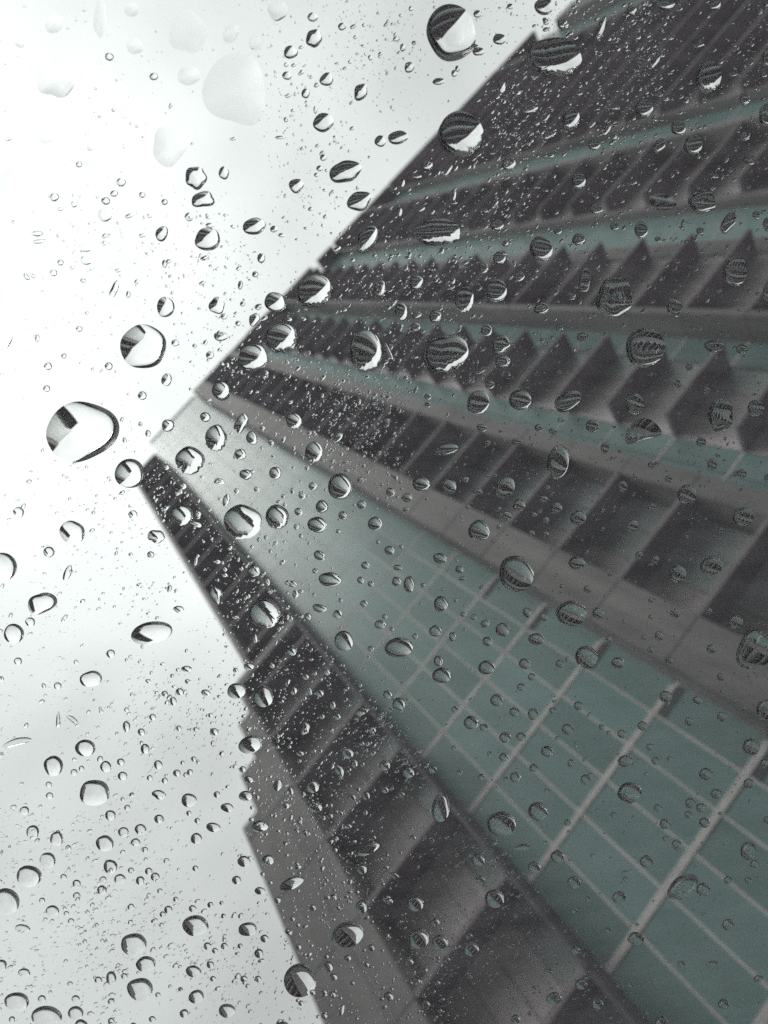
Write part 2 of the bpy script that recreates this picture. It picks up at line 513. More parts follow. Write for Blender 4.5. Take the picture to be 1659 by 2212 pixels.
# ---------------------------------------------------------------- raindrops
# x, y, half width, half height (frame units 1659 x 2212), turn in degrees, kind
DROPS = [
    (180,932,79.0,63.0,12,'i'), (10,1222,32.0,30.4,0,'o'), (5,850,21.0,19.9,0,'o'), (160,1148,27.0,25.0,0,'o'), (95,1300,28.0,25.0,30,'i'), (35,1365,22.0,20.9,0,'o'),
    (45,1105,12.0,11.4,0,'o'), (150,1235,8.0,18.0,-20,'i'), (110,1190,12.0,11.4,0,'o'), (290,1110,10.0,9.5,0,'o'), (70,1340,11.0,10.4,0,'o'), (1622,1400,38.0,44.0,-20,'i'),
    (310,855,10.0,9.5,0,'o'), (105,840,8.0,7.6,0,'o'), (340,1157,18.0,15.0,0,'i'), (283,1022,32.0,32.0,0,'o'), (972,78,53.0,61.0,-8,'o'), (1170,22,20.0,19.0,0,'o'),
    (1292,70,8.0,27.5,-18,'i'), (1358,30,10.0,12.0,0,'o'), (1430,18,20.0,12.0,0,'i'), (1535,20,14.0,11.0,20,'i'), (1075,92,14.0,12.0,0,'o'), (1028,38,9.0,8.5,0,'o'),
    (1030,118,12.0,10.0,0,'i'), (1025,108,6.0,5.7,0,'o'), (882,152,10.0,12.0,0,'o'), (945,182,13.0,8.0,10,'i'), (868,110,6.0,9.0,0,'i'), (892,100,5.0,4.8,0,'o'),
    (978,165,6.0,8.0,0,'i'), (985,155,5.0,7.0,0,'i'), (1210,60,11.0,10.0,0,'o'), (1175,55,7.0,6.6,0,'o'), (1098,22,7.0,6.6,0,'o'), (1192,131,59.0,43.0,0,'r'),
    (992,295,48.0,49.0,25,'r'), (858,302,21.0,15.0,10,'i'), (1080,195,8.5,14.0,0,'i'), (1140,242,18.0,10.0,15,'i'), (1228,262,19.0,25.0,-10,'r'), (1385,240,19.0,20.0,0,'o'),
    (1522,172,27.5,36.0,-10,'r'), (1410,138,8.0,21.0,-35,'i'), (1500,105,15.0,7.0,20,'i'), (1180,298,17.0,8.0,30,'i'), (1175,260,6.0,11.0,-40,'i'), (1272,275,6.0,12.0,-40,'i'),
    (1305,285,7.0,17.0,-30,'i'), (1278,318,13.0,12.0,0,'o'), (1458,282,16.0,16.0,0,'o'), (1490,318,20.0,21.0,0,'o'), (1418,320,11.0,17.0,-30,'i'), (1650,132,13.0,23.0,0,'i'),
    (1648,255,18.0,24.0,0,'i'), (1600,220,11.0,13.0,0,'o'), (1320,238,12.0,6.0,0,'i'), (1430,220,9.0,6.0,0,'i'), (1370,88,8.0,6.0,0,'i'), (1440,90,8.0,5.0,0,'i'),
    (1115,206,6.0,7.0,0,'o'), (1185,340,7.0,6.6,0,'o'), (1095,358,15.0,15.0,0,'o'), (920,362,12.0,11.0,0,'i'), (965,372,7.0,16.0,-30,'i'), (982,368,4.0,8.0,-20,'i'),
    (898,385,11.0,5.0,0,'i'), (868,400,5.0,10.0,0,'i'), (1155,272,6.0,5.7,0,'o'), (1245,208,8.0,5.0,0,'i'), (1535,385,10.0,6.0,0,'i'), (1610,350,13.0,11.0,0,'i'),
    (1600,300,11.0,10.4,0,'o'), (1245,395,15.0,18.0,0,'o'), (1510,440,29.0,26.0,15,'i'), (1425,440,31.0,18.0,5,'f'), (1282,455,14.0,12.0,0,'i'), (1360,400,11.0,5.0,20,'i'),
    (1065,445,6.0,13.0,-30,'i'), (978,425,5.0,13.0,0,'i'), (908,455,9.0,6.0,30,'i'), (862,460,5.0,10.0,0,'i'), (942,505,52.0,29.0,5,'r'), (1070,490,14.0,12.0,0,'o'),
    (1200,502,9.0,8.5,0,'o'), (1245,520,13.5,13.0,0,'o'), (1322,492,10.0,9.5,0,'o'), (1379,500,14.0,19.0,0,'i'), (1165,540,24.0,27.0,0,'o'), (1088,529,7.0,6.6,0,'o'),
    (952,545,5.0,9.0,0,'i'), (1075,560,14.0,14.0,0,'o'), (1042,582,10.0,12.0,0,'o'), (1002,570,8.0,5.0,20,'i'), (1505,502,8.5,8.1,0,'o'), (1565,485,13.0,26.0,-30,'i'),
    (1625,468,8.0,10.0,0,'i'), (1650,488,11.0,15.0,0,'i'), (898,612,15.0,16.0,0,'o'), (975,608,6.0,9.0,0,'i'), (1118,600,11.0,12.0,0,'o'), (1258,608,12.0,26.0,0,'i'),
    (1580,588,26.0,32.0,-5,'o'), (1000,650,21.0,28.0,-10,'r'), (1068,630,24.0,25.0,0,'o'), (1322,645,38.0,46.0,-20,'i'), (1450,665,16.0,21.0,0,'i'), (1165,668,15.0,14.0,0,'i'),
    (1652,630,12.0,24.0,0,'i'), (865,675,14.0,19.0,0,'i'), (898,682,10.0,8.0,0,'i'), (938,685,13.5,13.5,0,'o'), (845,660,6.0,15.0,-40,'i'), (1230,642,9.0,8.5,0,'o'),
    (1048,715,12.0,14.0,0,'o'), (895,708,11.0,10.0,0,'o'), (1078,745,19.0,21.0,0,'i'), (1252,730,10.5,11.0,0,'o'), (1535,748,21.0,14.0,0,'i'), (1595,755,13.0,11.0,0,'o'),
    (1388,752,43.0,42.0,10,'o'), (960,765,48.0,43.0,0,'r'), (1082,782,16.5,14.0,0,'o'), (1205,708,8.0,7.6,0,'o'), (1640,168,8.0,7.6,0,'o'), (1575,168,11.0,5.0,20,'i'),
    (1475,222,5.0,9.0,0,'i'), (1530,385,7.0,6.6,0,'o'), (1415,520,7.0,6.6,0,'o'), (1320,300,8.0,7.6,0,'o'), (408,78,39.0,46.0,10,'f'), (510,200,65.0,80.0,15,'f'),
    (125,175,40.0,45.0,0,'f'), (122,60,20.0,20.0,0,'f'), (295,108,17.5,17.5,0,'f'), (288,30,15.0,15.0,0,'f'), (500,80,17.5,19.0,0,'f'), (552,100,14.0,16.0,0,'f'),
    (678,90,16.0,21.0,-20,'i'), (675,45,11.0,10.4,0,'o'), (628,120,15.0,14.0,0,'i'), (738,65,9.0,8.5,0,'o'), (620,170,10.0,9.5,0,'o'), (652,162,5.0,4.8,0,'o'),
    (705,178,15.0,14.0,0,'i'), (660,208,9.0,11.0,0,'o'), (778,205,14.0,19.0,-25,'i'), (698,270,22.5,20.0,10,'i'), (820,310,12.5,11.9,0,'o'), (368,320,36.0,44.0,-30,'f'),
    (425,388,22.5,25.0,-15,'i'), (440,435,25.0,17.0,10,'i'), (45,408,42.5,44.0,0,'o'), (205,375,27.5,19.0,0,'f'), (102,295,20.0,20.0,0,'f'), (25,305,10.0,5.0,20,'i'),
    (485,378,11.0,14.0,0,'i'), (745,375,32.5,25.0,10,'i'), (640,405,16.0,15.0,10,'i'), (775,438,26.0,21.0,25,'i'), (698,345,7.5,7.1,0,'o'), (690,368,7.0,6.6,0,'o'),
    (122,430,10.0,9.5,0,'o'), (232,438,10.0,8.0,0,'i'), (250,422,9.0,7.0,0,'i'), (230,468,14.0,15.0,0,'o'), (165,445,7.5,7.1,0,'o'), (265,398,10.0,9.5,0,'o'),
    (310,425,7.0,6.6,0,'o'), (358,440,7.0,6.6,0,'o'), (282,470,9.0,5.0,20,'i'), (135,455,7.0,4.5,10,'i'), (325,470,5.0,4.8,0,'o'), (352,508,13.0,17.0,-20,'i'),
    (450,520,30.0,23.0,0,'i'), (410,472,9.0,10.0,0,'o'), (550,492,25.0,18.0,10,'i'), (455,490,10.0,6.0,10,'i'), (592,498,8.0,7.6,0,'o'), (608,511,7.0,4.5,0,'i'),
    (188,538,14.0,9.0,0,'o'), (88,525,13.0,5.0,0,'i'), (85,508,13.0,6.0,0,'i'), (190,565,12.0,10.0,0,'o'), (445,559,8.0,4.5,30,'i'), (358,572,6.0,9.0,0,'i'),
    (565,560,9.0,11.0,0,'o'), (552,595,7.0,6.6,0,'o'), (120,592,8.0,7.6,0,'o'), (62,600,5.0,9.0,30,'i'), (75,598,4.0,7.5,45,'i'), (250,628,8.0,19.0,-20,'i'),
    (280,638,5.0,8.0,0,'i'), (20,642,25.0,26.0,0,'o'), (360,665,19.0,22.0,0,'i'), (470,662,17.0,18.0,0,'i'), (485,685,7.5,7.1,0,'o'), (520,618,6.0,9.0,0,'i'),
    (515,700,6.0,5.7,0,'o'), (525,658,6.0,5.7,0,'o'), (595,655,23.0,22.0,0,'o'), (550,692,11.0,15.0,-25,'i'), (558,665,7.0,6.6,0,'o'), (130,700,16.0,9.0,0,'i'),
    (175,712,7.0,6.6,0,'o'), (85,732,5.0,9.0,0,'i'), (10,730,22.5,26.0,0,'o'), (312,750,49.5,47.5,0,'o'), (380,742,8.0,7.6,0,'o'), (422,748,5.0,4.8,0,'o'),
    (478,728,15.0,10.0,0,'o'), (455,768,9.0,8.5,0,'o'), (142,770,6.0,5.7,0,'o'), (108,792,9.0,8.5,0,'o'), (238,792,9.0,8.5,0,'o'), (792,520,21.0,31.0,-30,'r'),
    (679,631,38.0,36.0,15,'r'), (728,540,8.5,5.0,30,'i'), (820,625,12.5,17.5,-20,'i'), (608,731,36.0,32.0,10,'r'), (548,774,32.0,29.0,10,'r'), (789,760,36.0,44.0,0,'r'),
    (135,570,7.0,6.6,0,'o'), (320,550,8.0,3.0,-40,'i'), (220,258,5.0,2.5,0,'i'), (175,360,7.0,6.6,0,'o'), (505,305,8.0,3.5,20,'i'), (605,302,10.0,4.0,0,'i'),
    (275,250,9.0,17.0,-30,'f'), (410,170,24.0,21.0,0,'f'), (600,30,21.0,22.5,0,'f'), (48,100,11.0,11.0,0,'f'), (240,130,9.0,9.0,0,'f'), (335,172,9.0,8.5,0,'o'),
    (220,45,13.0,45.0,0,'f'), (840,772,7.0,20.0,20,'a'), (1035,802,14.0,6.0,30,'i'), (1055,832,10.0,9.5,0,'o'), (1030,870,23.0,28.0,-15,'r'), (1120,864,24.0,22.0,0,'o'),
    (1222,867,29.0,21.0,20,'i'), (1365,872,19.0,25.0,20,'i'), (1385,942,40.0,23.0,15,'a'), (1550,897,28.0,34.0,0,'i'), (1625,882,18.0,18.0,0,'o'), (1520,842,7.0,11.0,0,'i'),
    (1482,794,8.0,7.6,0,'o'), (1458,830,7.0,9.0,0,'i'), (1275,920,14.0,14.0,0,'o'), (1302,967,9.0,13.0,0,'i'), (1160,924,9.0,8.5,0,'o'), (1190,932,9.0,7.0,0,'i'),
    (1038,924,12.0,8.0,0,'i'), (922,874,7.0,6.6,0,'o'), (922,857,7.5,7.1,0,'o'), (1112,954,10.0,8.0,0,'i'), (1050,957,7.0,6.6,0,'o'), (1508,954,11.0,10.4,0,'o'),
    (1532,1002,11.0,13.0,0,'o'), (1402,1004,8.5,8.1,0,'o'), (1595,1022,11.0,10.4,0,'o'), (1438,1034,8.5,8.1,0,'o'), (1652,1032,10.0,9.5,0,'o'), (1202,997,25.0,35.0,-15,'o'),
    (962,970,24.0,13.0,15,'i'), (908,1044,18.0,16.5,0,'o'), (968,1050,15.0,17.0,0,'o'), (1002,1034,8.0,6.0,0,'i'), (1028,1060,10.0,6.0,0,'i'), (1088,1052,21.0,23.0,0,'i'),
    (1118,1090,13.0,12.5,0,'o'), (1092,1112,10.0,9.5,0,'o'), (1198,1097,12.5,11.9,0,'o'), (1170,1077,9.0,8.5,0,'o'), (1178,1052,6.0,5.7,0,'o'), (1175,1122,8.0,7.6,0,'o'),
    (1150,1110,6.0,5.7,0,'o'), (1145,1150,7.0,6.6,0,'o'), (1175,1152,7.0,6.6,0,'o'), (1245,1117,17.0,16.0,0,'o'), (1340,1050,10.0,12.0,0,'o'), (1360,1134,13.5,12.8,0,'o'),
    (1478,1067,20.5,21.5,0,'o'), (1402,1094,8.0,7.6,0,'o'), (1598,1114,23.0,20.0,0,'o'), (1550,1144,7.0,6.6,0,'o'), (1530,1220,24.0,20.0,15,'o'), (1458,1237,18.5,18.5,0,'o'),
    (1375,1197,9.0,8.5,0,'o'), (1410,1207,9.0,8.5,0,'o'), (1242,1214,18.0,14.0,0,'o'), (842,1062,10.0,9.5,0,'o'), (878,1074,11.0,10.4,0,'o'), (1032,1144,21.5,23.0,0,'i'),
    (1112,1237,39.0,37.0,10,'o'), (1230,1322,31.0,29.0,0,'o'), (1288,1322,13.0,12.3,0,'o'), (1265,1270,9.0,8.5,0,'o'), (1400,1294,6.0,5.7,0,'o'), (1452,1322,11.0,10.4,0,'o'),
    (1582,1340,16.0,15.2,0,'o'), (1418,1370,10.0,11.0,0,'o'), (1385,1374,5.0,4.8,0,'o'), (1400,1330,6.0,5.7,0,'o'), (840,1187,11.0,10.4,0,'o'), (948,1204,15.0,11.0,-15,'o'),
    (990,1228,9.0,8.5,0,'o'), (882,1260,12.0,18.0,0,'o'), (855,1254,12.0,9.0,0,'i'), (950,1302,15.0,17.0,0,'o'), (938,1360,13.0,12.5,0,'o'), (1082,1357,15.0,15.0,0,'o'),
    (1045,1344,11.0,8.0,30,'i'), (1135,1320,9.0,12.0,0,'i'), (1170,1330,10.0,9.5,0,'o'), (1155,1377,17.0,13.0,0,'o'), (975,1372,8.0,10.0,0,'i'), (1020,1330,7.0,6.6,0,'o'),
    (998,1324,6.0,5.7,0,'o'), (1050,1382,11.0,10.4,0,'o'), (1322,922,4.0,3.8,0,'o'), (1525,1317,7.0,6.6,0,'o'), (1210,1264,5.0,4.8,0,'o'), (1108,1092,4.5,4.3,0,'o'),
    (1310,1377,7.0,6.6,0,'o'), (362,821,12.0,13.0,0,'i'), (480,844,21.0,21.0,0,'i'), (365,919,14.0,13.0,0,'r'), (322,936,6.0,8.0,0,'i'), (272,951,5.0,7.0,0,'i'),
    (468,946,23.5,28.5,-5,'r'), (412,994,31.0,30.0,0,'r'), (445,901,12.0,10.0,0,'o'), (522,914,12.0,24.0,-30,'i'), (545,946,12.0,15.0,20,'i'), (520,981,13.0,12.0,0,'o'),
    (635,909,17.5,16.5,0,'r'), (678,976,19.0,23.0,0,'r'), (532,1024,14.0,11.0,0,'i'), (595,1021,13.0,14.0,0,'o'), (475,1039,10.0,7.5,0,'i'), (490,1079,8.0,14.0,-15,'i'),
    (555,1056,6.0,5.7,0,'o'), (512,1059,6.0,5.7,0,'o'), (585,954,6.0,5.7,0,'o'), (568,924,6.0,5.7,0,'o'), (730,944,7.0,14.0,-25,'i'), (778,1036,7.0,6.6,0,'o'),
    (675,1049,9.0,8.5,0,'o'), (632,1059,5.0,7.0,0,'i'), (652,1069,8.0,7.6,0,'o'), (612,1071,5.0,4.8,0,'o'), (734,1050,26.0,28.5,0,'o'), (525,1126,40.0,38.0,10,'r'),
    (599,1115,25.0,26.0,0,'r'), (695,1093,13.0,14.5,0,'o'), (645,1104,9.5,8.5,0,'o'), (685,1132,21.0,17.0,-10,'o'), (740,1112,10.0,9.5,0,'o'), (780,1089,10.0,9.5,0,'o'),
    (809,1129,14.0,16.0,0,'i'), (640,1136,6.0,5.7,0,'o'), (650,1156,5.0,4.8,0,'o'), (575,1159,5.0,4.8,0,'o'), (730,1146,5.0,4.8,0,'o'), (690,1198,14.0,9.5,-10,'i'),
    (712,1249,24.0,15.5,0,'o'), (632,1259,10.0,7.0,0,'i'), (680,1231,6.0,5.7,0,'o'), (788,1219,9.0,8.5,0,'o'), (778,1251,8.0,7.6,0,'o'), (800,1259,7.0,6.6,0,'o'),
    (858,1224,10.0,7.0,0,'i'), (912,1261,5.0,4.8,0,'o'), (690,1311,15.5,8.5,-10,'i'), (728,1324,10.0,9.5,0,'o'), (785,1301,8.0,7.6,0,'o'), (638,1281,7.0,10.0,0,'i'),
    (665,1329,8.0,7.6,0,'o'), (735,1294,5.0,4.8,0,'o'), (550,1231,14.0,13.0,0,'i'), (578,1254,7.0,9.0,0,'i'), (468,1281,13.5,19.0,10,'i'), (572,1321,32.0,35.0,25,'r'),
    (396,1111,23.0,23.0,-30,'r'), (425,1131,13.5,6.0,-20,'i'), (398,1049,8.0,7.6,0,'o'), (362,1009,6.5,6.2,0,'o'), (430,1109,7.0,6.6,0,'o'), (425,1209,4.0,11.5,-10,'i'),
    (470,1211,8.0,5.0,0,'i'), (368,1269,5.0,9.0,-20,'i'), (388,1313,12.0,7.5,0,'i'), (330,1364,44.0,25.0,12,'o'), (552,1376,5.5,10.0,0,'i'), (630,1404,12.0,9.0,0,'i'),
    (538,1436,11.0,8.0,0,'i'), (405,1441,12.0,7.0,0,'i'), (588,1434,6.0,5.7,0,'o'), (510,1444,6.0,5.7,0,'o'), (742,1381,20.0,22.0,0,'o'), (860,1395,30.0,21.5,5,'o'),
    (820,1346,12.0,10.0,0,'o'), (830,1329,6.0,5.7,0,'o'), (800,1398,7.0,6.6,0,'o'), (845,1356,5.0,4.8,0,'o'), (945,1424,10.0,12.0,0,'o'), (895,1371,6.5,6.2,0,'o'),
    (952,1455,20.0,17.0,0,'o'), (328,1196,8.0,7.6,0,'o'), (285,1196,5.0,4.8,0,'o'), (560,1164,5.0,4.8,0,'o'), (545,1179,4.5,4.3,0,'o'), (585,1189,4.5,4.3,0,'o'),
    (815,1169,4.5,4.3,0,'o'), (865,1179,4.5,4.3,0,'o'), (615,1089,4.5,4.3,0,'o'), (512,1488,20.0,17.0,10,'o'), (570,1500,22.0,22.5,0,'o'), (542,1603,26.0,19.0,12,'o'),
    (660,1458,7.0,6.6,0,'o'), (705,1448,8.0,7.6,0,'o'), (635,1488,7.0,9.0,0,'i'), (668,1488,6.5,9.5,0,'i'), (690,1493,9.0,8.5,0,'o'), (718,1518,7.0,9.5,0,'i'),
    (695,1543,6.0,5.7,0,'o'), (728,1543,7.5,7.1,0,'o'), (660,1568,10.0,14.0,-15,'i'), (780,1533,14.0,7.5,20,'i'), (648,1622,8.5,6.0,0,'i'), (750,1622,12.5,11.9,0,'o'),
    (802,1572,9.0,8.5,0,'o'), (818,1546,6.0,5.7,0,'o'), (842,1563,5.0,4.8,0,'o'), (732,1658,8.5,16.0,25,'i'), (765,1643,7.0,10.0,0,'i'), (830,1648,11.5,10.9,0,'o'),
    (880,1663,13.0,12.3,0,'o'), (932,1656,9.0,8.5,0,'o'), (525,1656,7.5,7.1,0,'o'), (538,1678,10.5,8.0,0,'i'), (532,1713,15.0,11.0,0,'o'), (562,1778,19.0,12.0,10,'o'),
    (600,1690,9.5,14.0,-15,'i'), (628,1702,7.0,9.5,0,'i'), (675,1693,14.5,13.8,0,'o'), (618,1734,8.0,7.6,0,'o'), (680,1736,15.0,12.5,0,'r'), (712,1756,7.0,6.6,0,'o'),
    (735,1750,5.5,5.2,0,'o'), (760,1716,7.5,7.1,0,'o'), (790,1713,8.0,10.0,0,'i'), (830,1700,8.0,7.6,0,'o'), (865,1710,7.0,6.6,0,'o'), (660,1793,7.5,7.1,0,'o'),
    (725,1804,6.0,5.7,0,'o'), (750,1778,8.0,6.0,0,'i'), (788,1748,5.5,5.2,0,'o'), (890,1803,7.0,6.6,0,'o'), (580,1850,14.0,10.5,0,'o'), (528,1853,14.0,12.0,0,'o'),
    (642,1860,6.0,5.7,0,'o'), (795,1828,24.0,10.5,25,'i'), (780,1870,11.5,10.9,0,'o'), (850,1883,10.0,7.5,-20,'i'), (630,1900,27.0,13.0,25,'i'), (512,1893,10.0,9.5,0,'o'),
    (562,1916,12.0,8.0,0,'i'), (568,1880,5.0,4.8,0,'o'), (720,1930,7.5,7.1,0,'o'), (675,1952,7.5,7.1,0,'o'), (600,1936,7.0,6.6,0,'o'), (632,1976,5.5,5.2,0,'o'),
    (780,1950,13.0,13.5,0,'o'), (835,1933,9.0,8.5,0,'o'), (750,2010,36.0,27.0,25,'o'), (710,2078,9.0,12.0,0,'i'), (720,2100,8.5,8.1,0,'o'), (648,2108,35.0,36.0,0,'o'),
    (650,2156,6.0,5.7,0,'o'), (675,2133,6.5,6.2,0,'o'), (700,2133,6.5,6.2,0,'o'), (718,2138,7.5,7.1,0,'o'), (645,2036,6.5,6.2,0,'o'), (622,2003,6.5,6.2,0,'o'),
    (800,2038,8.0,7.6,0,'o'), (750,2060,7.5,7.1,0,'o'), (790,2074,6.5,6.2,0,'o'), (760,2113,5.5,5.2,0,'o'), (838,2142,11.0,10.4,0,'o'), (738,2170,5.5,14.0,-20,'i'),
    (700,2183,7.0,6.6,0,'o'), (882,2068,9.5,9.0,0,'o'), (898,2107,9.0,6.0,-30,'i'), (918,2158,8.5,8.1,0,'o'), (962,2063,7.5,7.1,0,'o'), (942,2113,6.5,6.2,0,'o'),
    (610,2208,17.0,12.0,0,'i'), (620,1793,4.5,4.3,0,'o'), (692,1853,4.5,4.3,0,'o'), (600,1608,4.5,4.3,0,'o'), (625,1608,4.5,4.3,0,'o'), (545,1738,4.5,4.3,0,'o'),
    (585,1898,4.5,4.3,0,'o'), (740,1898,4.5,4.3,0,'o'), (705,1893,4.5,4.3,0,'o'), (1048,1438,18.0,15.0,15,'o'), (1070,1508,14.0,13.3,0,'o'), (1130,1430,12.5,11.9,0,'o'),
    (1205,1430,9.0,8.5,0,'o'), (1145,1458,8.5,8.1,0,'o'), (1122,1480,9.0,8.5,0,'o'), (1108,1533,11.0,10.4,0,'o'), (1148,1538,12.0,13.0,0,'o'), (1190,1530,7.5,7.1,0,'o'),
    (1262,1416,24.5,24.0,0,'o'), (1330,1428,13.5,12.8,0,'o'), (860,1516,14.0,13.3,0,'o'), (836,1496,10.0,9.5,0,'o'), (1015,1556,16.0,14.5,10,'o'), (980,1528,7.5,7.1,0,'o'),
    (1042,1566,9.0,8.5,0,'o'), (1088,1588,12.5,11.9,0,'o'), (1122,1586,10.5,10.0,0,'o'), (1085,1630,10.0,9.5,0,'o'), (1110,1673,12.0,11.4,0,'o'), (1055,1623,6.0,5.7,0,'o'),
    (990,1663,6.0,5.7,0,'o'), (1038,1673,7.5,7.1,0,'o'), (978,1610,5.5,5.2,0,'o'), (1178,1618,13.0,12.3,0,'o'), (1150,1653,10.0,9.5,0,'o'), (1222,1570,12.5,11.9,0,'o'),
    (1245,1520,10.5,10.0,0,'o'), (1260,1678,10.0,12.0,0,'o'), (1230,1643,9.0,8.5,0,'o'), (1222,1770,8.0,7.6,0,'o'), (1158,1746,21.0,20.0,0,'o'), (1080,1773,30.5,27.0,5,'o'),
    (950,1738,20.5,30.0,-10,'o'), (1338,1580,10.0,9.5,0,'o'), (1382,1563,11.0,10.4,0,'o'), (1398,1608,8.5,8.1,0,'o'), (1345,1638,17.0,12.0,25,'o'), (1432,1500,13.5,12.8,0,'o'),
    (1500,1508,10.5,10.0,0,'o'), (1552,1543,11.0,10.4,0,'o'), (1482,1553,9.5,9.0,0,'o'), (1410,1638,9.0,8.5,0,'o'), (1440,1633,6.0,5.7,0,'o'), (1355,1706,26.0,22.5,0,'o'),
    (1518,1666,14.5,13.8,0,'o'), (1540,1708,11.5,10.9,0,'o'), (1485,1728,11.5,10.9,0,'o'), (1508,1738,11.0,10.4,0,'o'), (1480,1753,9.0,8.5,0,'o'), (1430,1773,11.5,10.9,0,'o'),
    (1515,1770,11.5,10.9,0,'o'), (1415,1738,8.5,8.1,0,'o'), (1455,1816,11.0,10.4,0,'o'), (1615,1608,19.0,18.0,0,'o'), (1645,1643,11.0,10.4,0,'o'), (1610,1686,11.5,10.9,0,'o'),
    (1548,1750,4.5,4.3,0,'o'), (1608,1830,17.0,19.0,0,'o'), (1622,1858,10.0,9.5,0,'o'), (1645,1528,19.0,23.0,0,'o'), (1650,1763,9.0,8.5,0,'o'), (1390,1853,14.0,13.3,0,'o'),
    (1468,1908,36.0,23.0,35,'i'), (1512,1913,15.0,14.2,0,'o'), (1565,1893,9.5,9.0,0,'o'), (1345,1890,5.5,5.2,0,'o'), (1332,1930,14.5,13.8,0,'o'), (1235,1898,14.5,13.8,0,'o'),
    (1200,1843,15.0,13.0,0,'o'), (1150,1866,13.5,12.8,0,'o'), (1125,1823,18.0,7.0,10,'i'), (1030,1850,14.0,13.3,0,'o'), (1065,1933,21.0,20.0,0,'o'), (1035,1893,9.5,9.0,0,'o'),
    (1062,1866,6.0,5.7,0,'o'), (895,1943,17.5,17.5,0,'o'), (938,1983,9.5,9.0,0,'o'), (902,2018,23.0,21.5,0,'o'), (948,2026,16.5,15.7,0,'o'), (1015,2040,16.5,15.7,0,'o'),
    (1010,2013,7.5,7.1,0,'o'), (978,2038,5.5,5.2,0,'o'), (840,1938,7.5,7.1,0,'o'), (902,2108,9.0,6.0,-30,'i'), (1110,2190,10.0,9.5,0,'o'), (1250,2116,12.5,11.9,0,'o'),
    (1192,2146,15.5,14.7,0,'o'), (1285,2158,12.5,11.9,0,'o'), (1180,2090,10.0,7.0,-15,'i'), (1238,2043,11.0,8.5,0,'i'), (1368,2018,18.0,14.0,0,'i'), (1565,1988,13.5,12.8,0,'o'),
    (1465,2073,8.0,7.6,0,'o'), (1555,2158,12.0,11.4,0,'o'), (1422,2198,15.0,14.2,0,'o'), (1308,2000,7.5,7.1,0,'o'), (1235,1958,6.5,6.2,0,'o'), (1608,1893,7.5,7.1,0,'o'),
    (1550,1458,9.0,8.5,0,'o'), (1530,1398,11.0,10.4,0,'o'), (1400,1400,7.5,7.1,0,'o'), (1440,1423,8.0,7.6,0,'o'), (1295,1566,6.0,5.7,0,'o'), (1310,1578,5.0,4.8,0,'o'),
    (1270,1668,5.0,4.8,0,'o'), (1390,1666,5.0,4.8,0,'o'), (1320,1753,7.0,6.6,0,'o'), (1275,1840,5.0,4.8,0,'o'), (1370,1988,4.5,4.3,0,'o'), (1265,1933,6.0,5.7,0,'o'),
    (1530,2073,13.0,7.0,20,'i'), (1630,2103,11.0,7.0,0,'i'), (44,1424,8.8,8.4,0,'o'), (242,1408,9.6,9.1,0,'o'), (168,1426,5.2,4.9,0,'o'), (276,1422,4.0,3.8,0,'o'),
    (200,1462,24.0,17.2,12,'o'), (129,1477,8.4,8.0,0,'o'), (8,1462,6.4,6.1,0,'o'), (374,1456,4.8,4.6,0,'o'), (407,1468,6.0,5.7,0,'o'), (390,1490,8.8,8.4,0,'o'),
    (376,1510,8.0,9.6,0,'o'), (358,1494,7.2,6.8,0,'o'), (446,1492,10.4,7.2,0,'i'), (476,1456,4.0,3.8,0,'o'), (474,1500,4.0,3.8,0,'o'), (130,1560,4.8,18.4,0,'a'),
    (160,1552,18.4,5.2,-38,'a'), (42,1601,34.4,7.2,15,'a'), (188,1610,21.6,18.4,5,'o'), (120,1648,20.8,21.6,-15,'o'), (276,1564,8.8,11.2,0,'i'), (308,1576,8.4,8.0,0,'o'),
    (332,1544,7.6,7.2,0,'o'), (276,1528,5.2,4.9,0,'o'), (222,1532,4.8,4.6,0,'o'), (388,1568,6.4,6.1,0,'o'), (424,1570,5.2,4.9,0,'o'), (464,1576,9.2,8.7,0,'o'),
    (316,1612,10.0,11.2,0,'o'), (232,1650,12.4,11.8,0,'o'), (264,1640,8.4,8.0,0,'o'), (164,1662,7.6,7.2,0,'o'), (180,1654,6.4,6.1,0,'o'), (220,1634,7.2,6.8,0,'o'),
    (268,1670,10.4,9.9,0,'o'), (208,1706,32.8,28.0,5,'o'), (110,1688,6.8,6.5,0,'o'), (112,1712,8.0,7.6,0,'o'), (344,1646,10.0,9.5,0,'o'), (384,1664,8.4,8.0,0,'o'),
    (412,1662,6.8,6.5,0,'o'), (396,1642,4.8,4.6,0,'o'), (420,1634,6.0,5.7,0,'o'), (358,1680,6.8,6.5,0,'o'), (346,1710,14.8,10.0,0,'i'), (410,1722,16.4,14.8,5,'o'),
    (470,1710,7.6,7.2,0,'o'), (326,1674,6.4,6.1,0,'o'), (242,1754,11.6,11.0,0,'o'), (278,1738,6.8,6.5,0,'o'), (288,1710,5.2,4.9,0,'o'), (268,1720,4.8,4.6,0,'o'),
    (58,1744,10.4,9.9,0,'o'), (76,1790,14.0,15.2,0,'o'), (127,1804,14.4,15.2,0,'o'), (152,1824,6.8,6.5,0,'o'), (230,1814,18.4,18.0,0,'o'), (270,1790,11.6,11.0,0,'o'),
    (306,1784,12.0,11.4,0,'o'), (296,1812,10.4,8.8,0,'o'), (346,1762,10.4,9.9,0,'o'), (492,1738,13.6,10.0,0,'i'), (462,1780,14.8,10.4,0,'o'), (426,1804,12.4,11.8,0,'o'),
    (410,1750,6.0,5.7,0,'o'), (428,1766,6.4,6.1,0,'o'), (316,1828,6.8,6.5,0,'o'), (108,1850,17.2,17.2,0,'o'), (68,1884,26.4,24.0,0,'o'), (18,1938,30.0,28.8,0,'o'),
